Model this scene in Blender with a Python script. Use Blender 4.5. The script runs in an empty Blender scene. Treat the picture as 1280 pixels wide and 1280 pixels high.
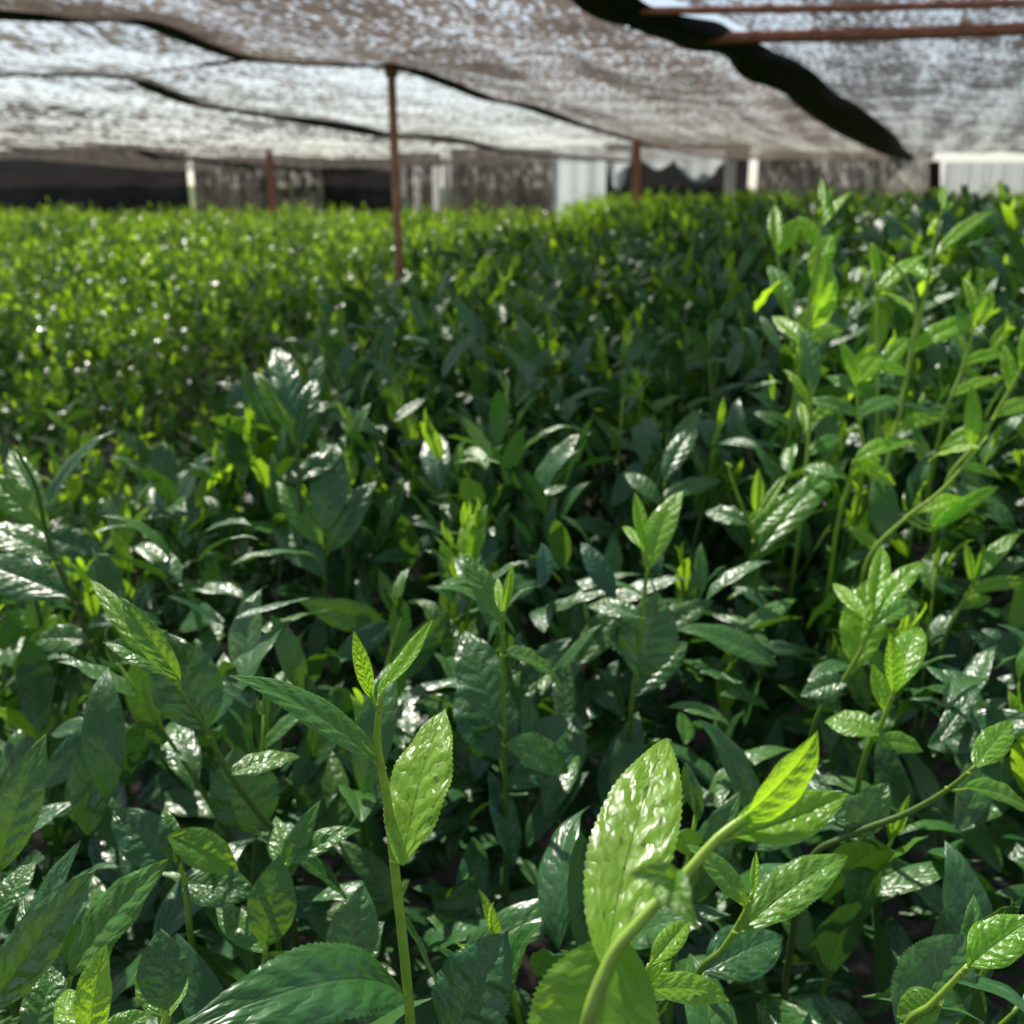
import bpy, math, random
import numpy as np
from mathutils import Vector

rng = np.random.default_rng(11)
random.seed(11)
sc = bpy.context.scene
col = sc.collection

# ------------------------------------------------------------------ camera frame
CAM = np.array([0.0, 0.0, 1.35])
F = 1284.0
PITCH = math.atan(400.0 / F)
FWD = np.array([0.0, math.cos(PITCH), -math.sin(PITCH)])
UPV = np.array([0.0, math.sin(PITCH), math.cos(PITCH)])
RGT = np.array([1.0, 0.0, 0.0])


def at(px, py, d):
    """point of the place seen at photo position (px, py), d metres ahead of the camera"""
    return CAM + d * (FWD + (px - 640) / F * RGT + (640 - py) / F * UPV)


def atz(px, py, z, dmax=14.4):
    """point of the place seen at (px, py) and z metres above the camera"""
    zf = FWD[2] + (640 - py) / F * UPV[2]
    d = dmax if zf <= 1e-4 else min(z / zf, dmax)
    return at(px, py, d)


def proj(P):
    v = np.asarray(P) - CAM
    d = v @ FWD
    dd = np.maximum(d, 1e-3)
    return 640 + F * (v @ RGT) / dd, 640 - F * (v @ UPV) / dd, d


def nrm(v):
    v = np.asarray(v, float)
    return v / max(np.linalg.norm(v), 1e-9)


# ------------------------------------------------------------------ object helpers
def tag(o, label=None, cat=None, group=None, kind=None):
    if label: o['label'] = label
    if cat: o['category'] = cat
    if group: o['group'] = group
    if kind: o['kind'] = kind
    return o


def empty(name, loc, label=None, cat=None, group=None):
    o = bpy.data.objects.new(name, None)
    o.empty_display_size = 0.05
    o.location = Vector([float(c) for c in loc])
    col.objects.link(o)
    return tag(o, label, cat, group)


class Geo:
    """collects vertices, faces and per-vertex leaf data"""
    def __init__(s):
        s.v, s.q, s.luv, s.tint, s.rnd, s.n = [], [], [], [], [], 0

    def add(s, v, q, luv=None, tint=0.0, rnd=0.0):
        v = np.asarray(v, float).reshape(-1, 3)
        k = len(v)
        s.v.append(v)
        s.q.append(np.asarray(q, int) + s.n)
        s.luv.append(np.zeros((k, 3)) if luv is None else np.asarray(luv, float).reshape(-1, 3))
        s.tint.append(np.broadcast_to(np.asarray(tint, float), (k,)))
        s.rnd.append(np.broadcast_to(np.asarray(rnd, float), (k,)))
        s.n += k

    def mesh(s, name, mat, org=(0, 0, 0), smooth=True):
        v = np.concatenate(s.v) - np.asarray(org, float)
        q = np.concatenate(s.q)
        m = bpy.data.meshes.new(name)
        k = q.shape[1]
        m.vertices.add(len(v)); m.vertices.foreach_set('co', v.astype(np.float32).ravel())
        m.loops.add(len(q) * k); m.loops.foreach_set('vertex_index', q.astype(np.int32).ravel())
        m.polygons.add(len(q))
        m.polygons.foreach_set('loop_start', (np.arange(len(q)) * k).astype(np.int32))
        m.polygons.foreach_set('use_smooth', np.full(len(q), smooth))
        m.update(calc_edges=True)
        a = m.attributes.new('luv', 'FLOAT_VECTOR', 'POINT'); a.data.foreach_set('vector', np.concatenate(s.luv).astype(np.float32).ravel())
        a = m.attributes.new('tint', 'FLOAT', 'POINT'); a.data.foreach_set('value', np.concatenate(s.tint).astype(np.float32))
        a = m.attributes.new('rnd', 'FLOAT', 'POINT'); a.data.foreach_set('value', np.concatenate(s.rnd).astype(np.float32))
        m.materials.append(mat)
        return m

    def obj(s, name, mat, parent=None, loc=None, smooth=True):
        """loc given: the object's origin stands there.  parent given: vertices are local to the parent"""
        org = (0, 0, 0)
        if loc is not None: org = loc
        if parent is not None: org = np.array(parent.location)
        o = bpy.data.objects.new(name, s.mesh(name, mat, org, smooth))
        col.objects.link(o)
        if parent is not None: o.parent = parent
        elif loc is not None: o.location = Vector([float(c) for c in loc])
        return o


def catmull(pts, n):
    P = np.asarray(pts, float)
    if len(P) == 2:
        t = np.linspace(0, 1, n)[:, None]
        return P[0] * (1 - t) + P[1] * t
    P = np.vstack([2 * P[0] - P[1], P, 2 * P[-1] - P[-2]])
    m = len(P) - 3
    out = []
    for x in np.linspace(0, m, n):
        i = min(int(x), m - 1); t = x - i
        a, b, c, d = P[i:i + 4]
        out.append(.5 * (2 * b + (c - a) * t + (2 * a - 5 * b + 4 * c - d) * t * t + (3 * b - a - 3 * c + d) * t ** 3))
    return np.array(out)


def tube(g, pts, r, k=8, n=None, tint=0.5, rnd=0.5, cap=True):
    pts = catmull(pts, n) if n else np.asarray(pts, float)
    n = len(pts)
    r = np.interp(np.linspace(0, 1, n), np.linspace(0, 1, len(np.atleast_1d(r))), np.atleast_1d(r)) if np.ndim(r) else np.full(n, r)
    T = np.gradient(pts, axis=0); T /= np.linalg.norm(T, axis=1)[:, None] + 1e-12
    ref = np.array([0.31, 0.95, 0.02]) if abs(T[0] @ np.array([0.31, .95, .02])) < .9 else np.array([1., 0, 0])
    V = []
    for p, t, rr in zip(pts, T, r):
        u = nrm(np.cross(t, ref)); w = np.cross(t, u)
        for a in np.arange(k) / k * 2 * math.pi:
            V.append(p + rr * (math.cos(a) * u + math.sin(a) * w))
    q = []
    for i in range(n - 1):
        for j in range(k):
            q.append((i * k + j, i * k + (j + 1) % k, (i + 1) * k + (j + 1) % k, (i + 1) * k + j))
    if cap:
        b = len(V)
        V.append(pts[0]); V.append(pts[-1])
        for j in range(0, k, 2):
            q.append((b, (j + 2) % k, (j + 1) % k, j))
            o = (n - 1) * k
            q.append((b + 1, o + j, o + (j + 1) % k, o + (j + 2) % k))
    V = np.array(V)
    luv = np.zeros((len(V), 3)); luv[:n * k, 0] = np.repeat(np.linspace(0, 1, n), k)
    g.add(V, q, luv, tint, rnd)


# ------------------------------------------------------------------ leaves
def grid_quads(a, b):
    i, j = np.meshgrid(np.arange(a), np.arange(b), indexing='ij')
    p = (i * (b + 1) + j).ravel()
    return np.stack([p, p + 1, p + b + 2, p + b + 1], 1)


def unit_leaf(nt, ns, W=0.36, bend=0.1, fold=0.25, serr=0.0, wave=0.0, quilt=0.0, tipcurl=0.0, twist=0.0, ph=0.0):
    """leaf of length 1 along +Y, width W, normal +Z.  returns verts, quads, luv"""
    t = np.linspace(0, 1, nt + 1)[:, None]
    s = np.linspace(-1, 1, ns + 1)[None, :]
    w = (np.clip(t, 0, 1) ** .84) * (np.clip(1 - t, 0, 1) ** 1.02)
    w = w / w.max()
    w = w * .5 * W + .012 * (1 - t)
    if serr:
        saw = (t * (nt / 3.0)) % 1.0
        env = np.clip(t / .12, 0, 1) * np.clip((1 - t) / .06, 0, 1)
        tooth = (np.arange(nt + 1)[:, None] % 3)
        w = w * (1 + serr * env * np.where(tooth == 2, 1.0, np.where(tooth == 1, .35, -.25)) * (np.abs(s) > .99))
    else:
        w = w * np.ones_like(s)
    x = s * w
    y = t + 0 * s
    z = 4 * bend * (t - t * t) + 0 * s
    z = z + fold * np.abs(x) * (1 - .35 * t)
    z = z - fold * .55 * np.abs(x) ** 2 / (.5 * W)
    z = z - tipcurl * np.clip(t - .72, 0, 1) ** 2 * 3
    if wave:
        z = z + wave * np.sin(t * 21 + 2.1 * np.sign(s) + ph) * np.abs(s) ** 2 * W * .5
    if quilt:
        p = (t - .19 * np.abs(s) ** 1.25) * 7.5 + .3 * np.sign(s)
        z = z + quilt * (.5 - .5 * np.cos(2 * math.pi * p)) * np.sin(math.pi * np.clip(np.abs(s) * .92 + .06, 0, 1)) * np.clip((1 - t) * 5, 0, 1) * np.clip(t * 8, 0, 1)
    if twist:
        a = twist * (t - .2)
        x, z = x * np.cos(a) - z * np.sin(a), x * np.sin(a) + z * np.cos(a)
    v = np.stack([x, y, z], -1).reshape(-1, 3)
    luv = np.stack([t + 0 * s, s + 0 * t, 0 * t + 0 * s], -1).reshape(-1, 3)
    return v, grid_quads(nt, ns), luv


def frame(a, n):
    a = nrm(a); n = np.asarray(n, float); n = n - (n @ a) * a
    n = nrm(n); x = np.cross(a, n)
    return np.stack([x, a, n])          # rows: world axes of local x, y, z


def leaf_between(g, B, T, W, n, tint, nt=54, ns=10, **kw):
    B = np.asarray(B); T = np.asarray(T); L = np.linalg.norm(T - B)
    v, q, luv = unit_leaf(nt, ns, W=W / L, **kw)
    g.add(B + (v * L) @ frame(T - B, n), q, luv, tint, rng.random())


# ------------------------------------------------------------------ materials
def new_mat(name):
    m = bpy.data.materials.new(name); m.use_nodes = True
    nt = m.node_tree; nt.nodes.clear()
    return m, nt


class N:
    def __init__(s, nt): s.nt = nt

    def __call__(s, typ, ins=None, **kw):
        n = s.nt.nodes.new(typ)
        for k, v in kw.items(): setattr(n, k, v)
        for k, v in (ins or {}).items():
            sk = n.inputs[k]
            if isinstance(v, bpy.types.NodeSocket): s.nt.links.new(v, sk)
            else: sk.default_value = v
        return n

    def m(s, op, a, b=0.0, c=None, clamp=False):
        ins = {0: a, 1: b}
        if c is not None: ins[2] = c
        return s('ShaderNodeMath', ins, operation=op, use_clamp=clamp).outputs[0]

    def mix(s, f, a, b):
        n = s('ShaderNodeMix', data_type='RGBA')
        for k, v in ((0, f), (6, a), (7, b)):
            if isinstance(v, bpy.types.NodeSocket): s.nt.links.new(v, n.inputs[k])
            else: n.inputs[k].default_value = v if k == 0 else (*v, 1)
        return n.outputs[2]

    def ss(s, x, lo, hi, a=0.0, b=1.0):
        n = s('ShaderNodeMapRange', {0: x, 1: lo, 2: hi, 3: a, 4: b}, interpolation_type='SMOOTHSTEP')
        return n.outputs[0]

    def out(s, sh): s('ShaderNodeOutputMaterial', {0: sh})


def leaf_material(name='tea_leaf', bumpy=.40, r0=.25, rv=.16, spec=.78, lift=1.22, tlift=1., t0=.09):
    m, nt = new_mat(name); n = N(nt)
    luv = n('ShaderNodeAttribute', attribute_name='luv').outputs['Vector']
    tint = n('ShaderNodeAttribute', attribute_name='tint').outputs['Fac']
    rnd = n('ShaderNodeAttribute', attribute_name='rnd').outputs['Fac']
    sp = n('ShaderNodeSeparateXYZ', {0: luv})
    t, s = sp.outputs[0], sp.outputs[1]
    a = n.m('ABSOLUTE', s)
    # side veins arch forward from the midrib
    wob = n('ShaderNodeTexNoise', {'Vector': n('ShaderNodeVectorMath', {0: luv, 1: (6, 2.0, 0)}, operation='MULTIPLY').outputs[0], 'Scale': 1.0, 'Detail': 1.0}, noise_dimensions='2D').outputs[0]
    ph = n.m('MULTIPLY', n.m('SUBTRACT', t, n.m('MULTIPLY', n.m('POWER', a, 1.25), .19)), 7.5)
    ph = n.m('ADD', ph, n.m('MULTIPLY', n.m('SIGN', s), .3))
    ph = n.m('ADD', ph, n.m('MULTIPLY', n.m('SUBTRACT', wob, .5), 1.3))
    d = n.m('ABSOLUTE', n.m('SUBTRACT', n.m('FRACT', ph), .5))          # 0.5 on the vein
    d = n.m('SUBTRACT', .5, d)
    vein = n.m('MULTIPLY', n.ss(d, .0, .07, 1, 0), n.ss(a, .93, .75))
    mid = n.ss(a, .02, .075, 1, 0)
    quilt = n.m('POWER', n.m('MULTIPLY', d, 2.0), .6)
    quilt = n.m('MULTIPLY', quilt, n.ss(a, 1.0, .8))
    # fine puckering between veins
    pv = n('ShaderNodeVectorMath', {0: luv, 1: (20, 5.5, 0)}, operation='MULTIPLY').outputs[0]
    pv = n('ShaderNodeVectorMath', {0: pv, 1: n('ShaderNodeCombineXYZ', {0: n.m('MULTIPLY', rnd, 50.), 1: n.m('MULTIPLY', n.m('SIGN', s), 9.)}).outputs[0]}, operation='ADD').outputs[0]
    puck = n('ShaderNodeTexVoronoi', {'Vector': pv, 'Scale': .62, 'Randomness': .9}, feature='DISTANCE_TO_EDGE', voronoi_dimensions='2D').outputs['Distance']
    puck = n.ss(puck, -.05, .40)
    soft = n('ShaderNodeTexNoise', {'Vector': pv, 'Scale': .30, 'Detail': 0.0}, noise_dimensions='2D').outputs[0]
    h = n.m('ADD', n.m('MULTIPLY', quilt, 1.15), n.m('MULTIPLY', puck, .36))
    h = n.m('ADD', h, n.m('MULTIPLY', soft, .30))
    h = n.m('SUBTRACT', h, n.m('MULTIPLY', mid, .8))
    bump = n('ShaderNodeBump', {'Strength': bumpy, 'Distance': .0010, 'Height': h}).outputs[0]
    # colour
    back = n('ShaderNodeNewGeometry').outputs['Backfacing']
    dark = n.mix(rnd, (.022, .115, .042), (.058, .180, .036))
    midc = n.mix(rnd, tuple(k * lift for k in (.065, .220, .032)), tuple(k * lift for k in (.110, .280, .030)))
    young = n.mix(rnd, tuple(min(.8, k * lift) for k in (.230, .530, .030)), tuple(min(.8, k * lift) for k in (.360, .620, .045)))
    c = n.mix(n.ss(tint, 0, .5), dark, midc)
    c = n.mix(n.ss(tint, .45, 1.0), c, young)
    c = n.mix(n.m('MULTIPLY', n.m('MAXIMUM', n.m('MULTIPLY', vein, .35), n.m('MULTIPLY', mid, .6)), .6), c, n.mix(tint, (.075, .16, .045), (.30, .45, .08)))
    c = n.mix(n.m('MULTIPLY', back, .35), c, n.mix(tint, (.07, .14, .055), (.25, .40, .06)))
    vary = n('ShaderNodeTexNoise', {'Vector': pv, 'Scale': .12, 'Detail': 1.0}, noise_dimensions='2D').outputs[0]
    c = n.mix(n.m('MULTIPLY', n.ss(vary, .45, .8), .25), c, n.mix(tint, (.05, .10, .02), (.22, .36, .04)))
    # a little browning at some margins
    brown = n.m('MULTIPLY', n.m('MULTIPLY', n.ss(a, .9, 1.0), n.ss(soft, .52, .66)), n.ss(rnd, .6, .9))
    c = n.mix(n.m('MULTIPLY', brown, .6), c, (.12, .075, .025))
    spot = n.m('MULTIPLY', n.ss(n('ShaderNodeTexNoise', {'Vector': pv, 'Scale': .8, 'Detail': 1.}, noise_dimensions='2D').outputs[0], .70, .75), n.ss(rnd, .35, .6))
    c = n.mix(n.m('MULTIPLY', spot, .75), c, (.10, .06, .02))
    tr = n.mix(n.ss(tint, 0, .9), tuple(min(.98, k * tlift) for k in (.070, .230, .016)), tuple(min(.98, k * tlift) for k in (.580, .960, .030)))
    tr = n.mix(n.m('MULTIPLY', n.m('MAXIMUM', n.m('MULTIPLY', vein, .6), mid), .4), tr, (.05, .12, .01))
    rough = n.m('ADD', n.m('MULTIPLY', soft, rv), r0)
    rough = n.m('ADD', rough, n.m('MULTIPLY', back, .22))
    p = n('ShaderNodeBsdfPrincipled', {'Base Color': c, 'Roughness': rough, 'Normal': bump, 'IOR': 1.5, 'Specular IOR Level': spec})
    tl = n('ShaderNodeBsdfTranslucent', {'Color': tr, 'Normal': bump})
    mx = n('ShaderNodeMixShader', {0: n.m('ADD', t0, n.m('MULTIPLY', n.m('MINIMUM', tint, 1.), .50)), 1: p.outputs[0], 2: tl.outputs[0]})
    n.out(mx.outputs[0])
    return m


def stem_material():
    m, nt = new_mat('tea_stem'); n = N(nt)
    tint = n('ShaderNodeAttribute', attribute_name='tint').outputs['Fac']
    co = n('ShaderNodeTexCoord').outputs['Object']
    ns = n('ShaderNodeTexNoise', {'Vector': co, 'Scale': 160., 'Detail': 3.}).outputs[0]
    c = n.mix(n.ss(tint, 0, .5), (.07, .05, .03), (.07, .15, .025))
    c = n.mix(n.ss(tint, .35, .95), c, (.34, .52, .06))
    c = n.mix(n.m('MULTIPLY', n.ss(ns, .45, .7), .3), c, (.10, .13, .03))
    b = n('ShaderNodeBump', {'Strength': .3, 'Distance': .0006, 'Height': ns}).outputs[0]
    p = n('ShaderNodeBsdfPrincipled', {'Base Color': c, 'Roughness': .42, 'Normal': b, 'Subsurface Weight': .3, 'Subsurface Radius': (.003, .004, .0008), 'Subsurface Scale': 1.})
    n.out(p.outputs[0])
    return m


def net_material(name, thread, trans, open0, streak, cell=.026, patch=.25, tilt=.1, dens=5.0, soft=.10):
    """woven shade net: threads that scatter and let light through, and the open gaps between them"""
    m, nt = new_mat(name); n = N(nt)
    uv = n('ShaderNodeAttribute', attribute_name='luv').outputs['Vector']      # metres along, metres across
    rot = n('ShaderNodeVectorRotate', {'Vector': uv, 'Angle': tilt}, rotation_type='Z_AXIS').outputs[0]
    fv = n('ShaderNodeVectorMath', {0: rot, 1: (.30, dens, 1)}, operation='MULTIPLY').outputs[0]
    fold = n('ShaderNodeTexNoise', {'Vector': fv, 'Scale': 1., 'Detail': 2., 'Roughness': .55, 'Distortion': .12}, noise_dimensions='2D').outputs[0]
    big = n('ShaderNodeTexNoise', {'Vector': uv, 'Scale': 1.1, 'Detail': 1.}, noise_dimensions='2D').outputs[0]
    cv = n('ShaderNodeVectorMath', {0: rot, 1: (.36, 1., 1)}, operation='MULTIPLY').outputs[0]
    vo = n('ShaderNodeTexVoronoi', {'Vector': cv, 'Scale': 1. / cell, 'Randomness': 1.}, voronoi_dimensions='2D')
    sc3 = n('ShaderNodeSeparateColor', {0: vo.outputs['Color']})
    cr, cg = sc3.outputs[0], sc3.outputs[1]
    rot2 = n('ShaderNodeVectorRotate', {'Vector': uv, 'Angle': tilt - .75}, rotation_type='Z_AXIS').outputs[0]
    fv2 = n('ShaderNodeVectorMath', {0: rot2, 1: (.8, dens * 1.1, 1)}, operation='MULTIPLY').outputs[0]
    fold2 = n('ShaderNodeTexNoise', {'Vector': fv2, 'Scale': 1., 'Detail': 1., 'Roughness': .5, 'Distortion': .2}, noise_dimensions='2D').outputs[0]
    f = n.m('ADD', n.m('MULTIPLY', n.ss(fold, .36, .64), .58), n.m('MULTIPLY', n.ss(fold2, .38, .6), .42))
    op = n.m('ADD', open0, n.m('MULTIPLY', n.m('SUBTRACT', f, .5), streak))
    op = n.m('ADD', op, n.m('MULTIPLY', n.m('SUBTRACT', big, .5), patch * 2.5))
    # each little cell of the mesh is either pulled open or closed up
    gap = n.ss(n.m('SUBTRACT', op, cr), -soft, soft)
    gap = n.m('MULTIPLY', gap, n.ss(vo.outputs['Distance'], .42, .62, 1., .35))
    gap = n.m('MAXIMUM', n.m('MINIMUM', gap, .95), .015)
    dk = n.m('ADD', n.m('MULTIPLY', f, .75), n.m('MULTIPLY', cg, .4))  # pleat shade painted into the thread colour, plus random tone per cell
    c = n.mix(dk, tuple(k * .35 for k in thread), thread)
    c2 = n.mix(dk, tuple(k * .30 for k in trans), trans)
    df = n('ShaderNodeBsdfDiffuse', {'Color': c})
    tl = n('ShaderNodeBsdfTranslucent', {'Color': c2})
    a = n('ShaderNodeMixShader', {0: .6, 1: df.outputs[0], 2: tl.outputs[0]})
    tp = n('ShaderNodeBsdfTransparent', {'Color': (1, 1, 1, 1)})
    n.out(n('ShaderNodeMixShader', {0: gap, 1: a.outputs[0], 2: tp.outputs[0]}).outputs[0])
    return m


def noise_mat(name, c1, c2, scale, rough=.8, bump=.4, dist=.01, metal=0., detail=5., trans=None):
    m, nt = new_mat(name); n = N(nt)
    co = n('ShaderNodeTexCoord').outputs['Object']
    f = n('ShaderNodeTexNoise', {'Vector': co, 'Scale': scale, 'Detail': detail, 'Roughness': .65}).outputs[0]
    f2 = n('ShaderNodeTexNoise', {'Vector': co, 'Scale': scale * 6.3, 'Detail': 3.}).outputs[0]
    c = n.mix(n.ss(f, .35, .65), c1, c2)
    c = n.mix(n.m('MULTIPLY', n.ss(f2, .5, .75), .45), c, tuple(k * .5 for k in c1))
    b = n('ShaderNodeBump', {'Strength': bump, 'Distance': dist, 'Height': n.m('ADD', f, n.m('MULTIPLY', f2, .4))}).outputs[0]
    p = n('ShaderNodeBsdfPrincipled', {'Base Color': c, 'Roughness': rough, 'Normal': b, 'Metallic': metal})
    sh = p.outputs[0]
    if trans:
        tl = n('ShaderNodeBsdfTranslucent', {'Color': (*trans, 1)})
        sh = n('ShaderNodeMixShader', {0: .5, 1: sh, 2: tl.outputs[0]}).outputs[0]
    n.out(sh)
    return m


M_LEAF = leaf_material()
M_SMALL_LIT = leaf_material('sunlit_small_tea_leaf', .10, .17, .14, 1., 1.75, 1.06, .22)  # lifted greens and translucency paint sunlight into the far rows
M_STEM = stem_material()
M_RUST = noise_mat('rusty_steel', (.48, .17, .10), (.66, .29, .19), 26., .75, .6, .003)
M_RUST2 = noise_mat('dark_rusty_steel', (.42, .19, .12), (.60, .31, .20), 20., .75, .6, .003)
M_SOIL = noise_mat('soil', (.022, .016, .011), (.045, .033, .022), 9., .95, .8, .03)
M_GRASS = noise_mat('grass_bank', (.06, .13, .02), (.16, .22, .04), 3., .9, .8, .05)
M_HEM = noise_mat('black_net_hem', (.008, .009, .012), (.030, .031, .036), 22., .85, .5, .004)
M_POST = noise_mat('dark_post', (.012, .011, .010), (.035, .030, .026), 14., .8, .5, .004)
M_PALE = noise_mat('weathered_plastic', (.60, .61, .58), (.74, .74, .71), 5., .5, .2, .01, trans=(.74, .75, .71))
M_SHEET = noise_mat('translucent_sheet', (.50, .53, .51), (.70, .72, .70), 3., .45, .2, .01, trans=(.85, .90, .87))
NET_BROWN = net_material('brown_shade_net', (.13, .106, .088), (.31, .245, .195), .22, .50, .0105, .08, .0, 5.0, .22)
NET_SILVER = net_material('silver_shade_net', (.27, .255, .23), (.46, .415, .365), .68, .62, .0135, .10, .0, 4.5, .2)
NET_FAR = net_material('grey_shade_net', (.13, .113, .098), (.26, .22, .185), .56, .62, .021, .08, .0, 2.4, .2)
NET_GREY = net_material('right_shade_net', (.11, .107, .107), (.23, .215, .21), .32, .66, .0115, .10, -.05, 5.0, .22)
CUR_BLACK = net_material('black_curtain_net', (.008, .009, .013), (.014, .014, .019), -.5, .04, .06, .06, .2, 3., .01)
CUR_BROWN = net_material('brown_curtain_net', (.050, .043, .041), (.080, .068, .060), -.38, .25, .04, .14, 1.4, 3., 1.0)
CUR_GREY = net_material('grey_curtain_net', (.17, .158, .148), (.30, .275, .25), -.30, .40, .035, .24, 1.4, 4., 1.0)

# ------------------------------------------------------------------ setting: ground
g = Geo()
nx = 60
gx = np.concatenate([np.linspace(-300, -12, 12)[:-1], np.linspace(-12, 12, 80), np.linspace(12, 300, 12)[1:]])
gy = np.concatenate([np.linspace(-120, -3, 8)[:-1], np.linspace(-3, 18, 80), np.linspace(18, 600, 14)[1:]])
X, Y = np.meshgrid(gx, gy, indexing='ij')
Z = .03 * np.sin(X * 2.1) * np.sin(Y * 1.7) + .02 * np.sin(X * 5.3 + Y * 3.1)
g.add(np.stack([X, Y, Z], -1), grid_quads(len(gx) - 1, len(gy) - 1))
tag(g.obj('ground', M_SOIL), kind='structure')
g = Geo()
gx = np.linspace(-30, 30, 121); gy = np.linspace(16.2, 24, 20)
X, Y = np.meshgrid(gx, gy, indexing='ij')
Z = .06 + 1.32 * np.clip((Y - 16.2) / 3.2, 0, 1) ** .7 + .06 * np.sin(X * 1.3) * np.sin(Y * 2) + rng.normal(0, .03, X.shape)
g.add(np.stack([X, Y, Z], -1), grid_quads(120, 19))
tag(g.obj('grass_bank', M_GRASS), kind='structure')

# ------------------------------------------------------------------ shade nets overhead
def ctrl(pts):
    out = []
    for p in pts:
        if p[0] == 'w': out.append(np.array([p[1], p[2], CAM[2] + p[3]]))
        else: out.append(atz(p[0], p[1], p[2] if len(p) > 2 else .42))
    return np.array(out)


def net_panel(name, Lc, Rc, mat, sag, label, wr=.012, nu=180, nv=60, lift=0.0, dirn=.08, freq=11.):
    L = catmull(Lc, nu + 1); R = catmull(Rc, nu + 1)
    s = np.linspace(0, 1, nv + 1)[None, :, None]
    P = L[:, None] * (1 - s) + R[:, None] * s
    along = np.concatenate([[0], np.cumsum(np.linalg.norm(np.diff((L + R) / 2, axis=0), axis=1))])
    wid = np.linalg.norm(R - L, axis=1)
    U = along[:, None] + 0 * s[..., 0]; V = wid[:, None] * s[..., 0]
    dz = -sag * 4 * s[..., 0] * (1 - s[..., 0]) + lift
    r = P[..., 0] * math.sin(.33) + P[..., 1] * math.cos(.33); q = P[..., 0] * math.cos(.33) - P[..., 1] * math.sin(.33)
    dz = dz + wr * np.sin(q * freq + .6 * np.sin(r * .7)) + wr * .4 * np.sin(q * freq * 2.3 + 1.3 + .7 * np.sin(r * 1.1))
    dz = dz + wr * .15 * np.sin(q * freq * 4.9 + 1.5 * np.sin(r * .9))
    P[..., 2] += dz
    ds = math.radians(19)
    WU = P[..., 0] * math.sin(ds) + P[..., 1] * math.cos(ds); WV = P[..., 0] * math.cos(ds) - P[..., 1] * math.sin(ds)
    g = Geo(); g.add(P, grid_quads(nu, nv), np.stack([WU, WV, 0 * U], -1))
    o = g.obj(name, mat, None, L[nu // 2])
    tag(o, label, 'shade net', 'shade nets stretched over the tea field')
    return o, L, R


def hem(net, name, pts, w, mat=M_HEM, n=140, lean=.3, wob=.10, label=None):
    """folded hem hanging along a net edge: child of the net"""
    C = catmull(pts, n)
    ws = np.interp(np.linspace(0, 1, n), np.linspace(0, 1, len(np.atleast_1d(w))), np.atleast_1d(w))
    ws = ws * (1 + wob * np.sin(np.arange(n) * .09) + wob * .6 * np.sin(np.arange(n) * .17 + 1))
    T = np.gradient(C, axis=0); T /= np.linalg.norm(T, axis=1)[:, None]
    side = np.cross(T, [0, 0, 1.]); side /= np.linalg.norm(side, axis=1)[:, None]
    prof = [(-.5, .10), (-.35, -.30), (-.1, -.55), (.15, -.62), (.38, -.40), (.5, .05), (.2, .18), (-.2, .2)]
    k = len(prof); V = []
    for j, (a, b) in enumerate(prof):
        jit = .06 * np.sin(np.arange(n) * (.05 + .017 * j) + j * 2.1)
        V.append(C + side * ((a + lean * .2 + jit)[:, None]) * ws[:, None] * 1.9 + np.array([0, 0, 1.]) * (((b * .34 - .10) + jit * .8 - (abs(a) > .3) * .10 * np.sin(np.arange(n) * .13 + j)) * ws)[:, None])
    V = np.stack(V, 1)
    q = [(i * k + j, i * k + (j + 1) % k, (i + 1) * k + (j + 1) % k, (i + 1) * k + j) for i in range(n - 1) for j in range(k)]
    g = Geo(); g.add(V, q)
    o = g.obj(name, mat, net)
    if label: o['label'] = label
    return o


R1 = ctrl([('w', -.20, 1.62, .50), ('w', .12, 2.2, .46), (760, 0, .42), (850, 32, .42), (910, 55, .42), (950, 75, .42), (1000, 112, .42), (1045, 138, .42), (1100, 178, .42), (1132, 197, .40)])  # unseen near end of the roof net, set back to let sun onto the front
L1 = ctrl([('w', -3.2, 2.30, .46), ('w', -2.2, 2.55, .44), (40, 16, .43), (160, 20, .43), (250, 50, .42), (320, 70, .42), (440, 79, .42), (500, 82, .42), (560, 102, .42), (610, 122, .42), (665, 133, .42), (750, 162, .42), (840, 188, .42), (930, 200, .40)])
S2L = ctrl([('w', -5.5, 3.0, .45), (-120, 88, .42), (0, 91, .42), (150, 94, .42), (200, 110, .42), (260, 130, .42), (340, 142, .42), (400, 150, .42), (480, 166, .42), (530, 169, .42), (580, 176, .42), (640, 188, .42), (780, 200, .40)])
S3L = ctrl([('w', -9., 5.5, .45), (-120, 178, .42), (0, 182, .42), (40, 187, .42), (160, 185, .42), (200, 193, .42), (300, 203, .40), (420, 210, .36), (560, 200, .38)])
S4L = ctrl([('w', -11., 9., .40), (-120, 194, .40), (0, 198, .40), (50, 197, .40), (120, 205, .38), (215, 213, .32), (260, 212, .32), (330, 210, .34), (420, 217, .28), (520, 204, .38)])
S0R = ctrl([('w', 3.2, 2.45, .50), ('w', 3.4, 2.9, .49), ('w', 3.9, 4.2, .48), ('w', 5.4, 7., .47), ('w', 7.5, 10.5, .42), ('w', 9., 13.2, .38)])

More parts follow.
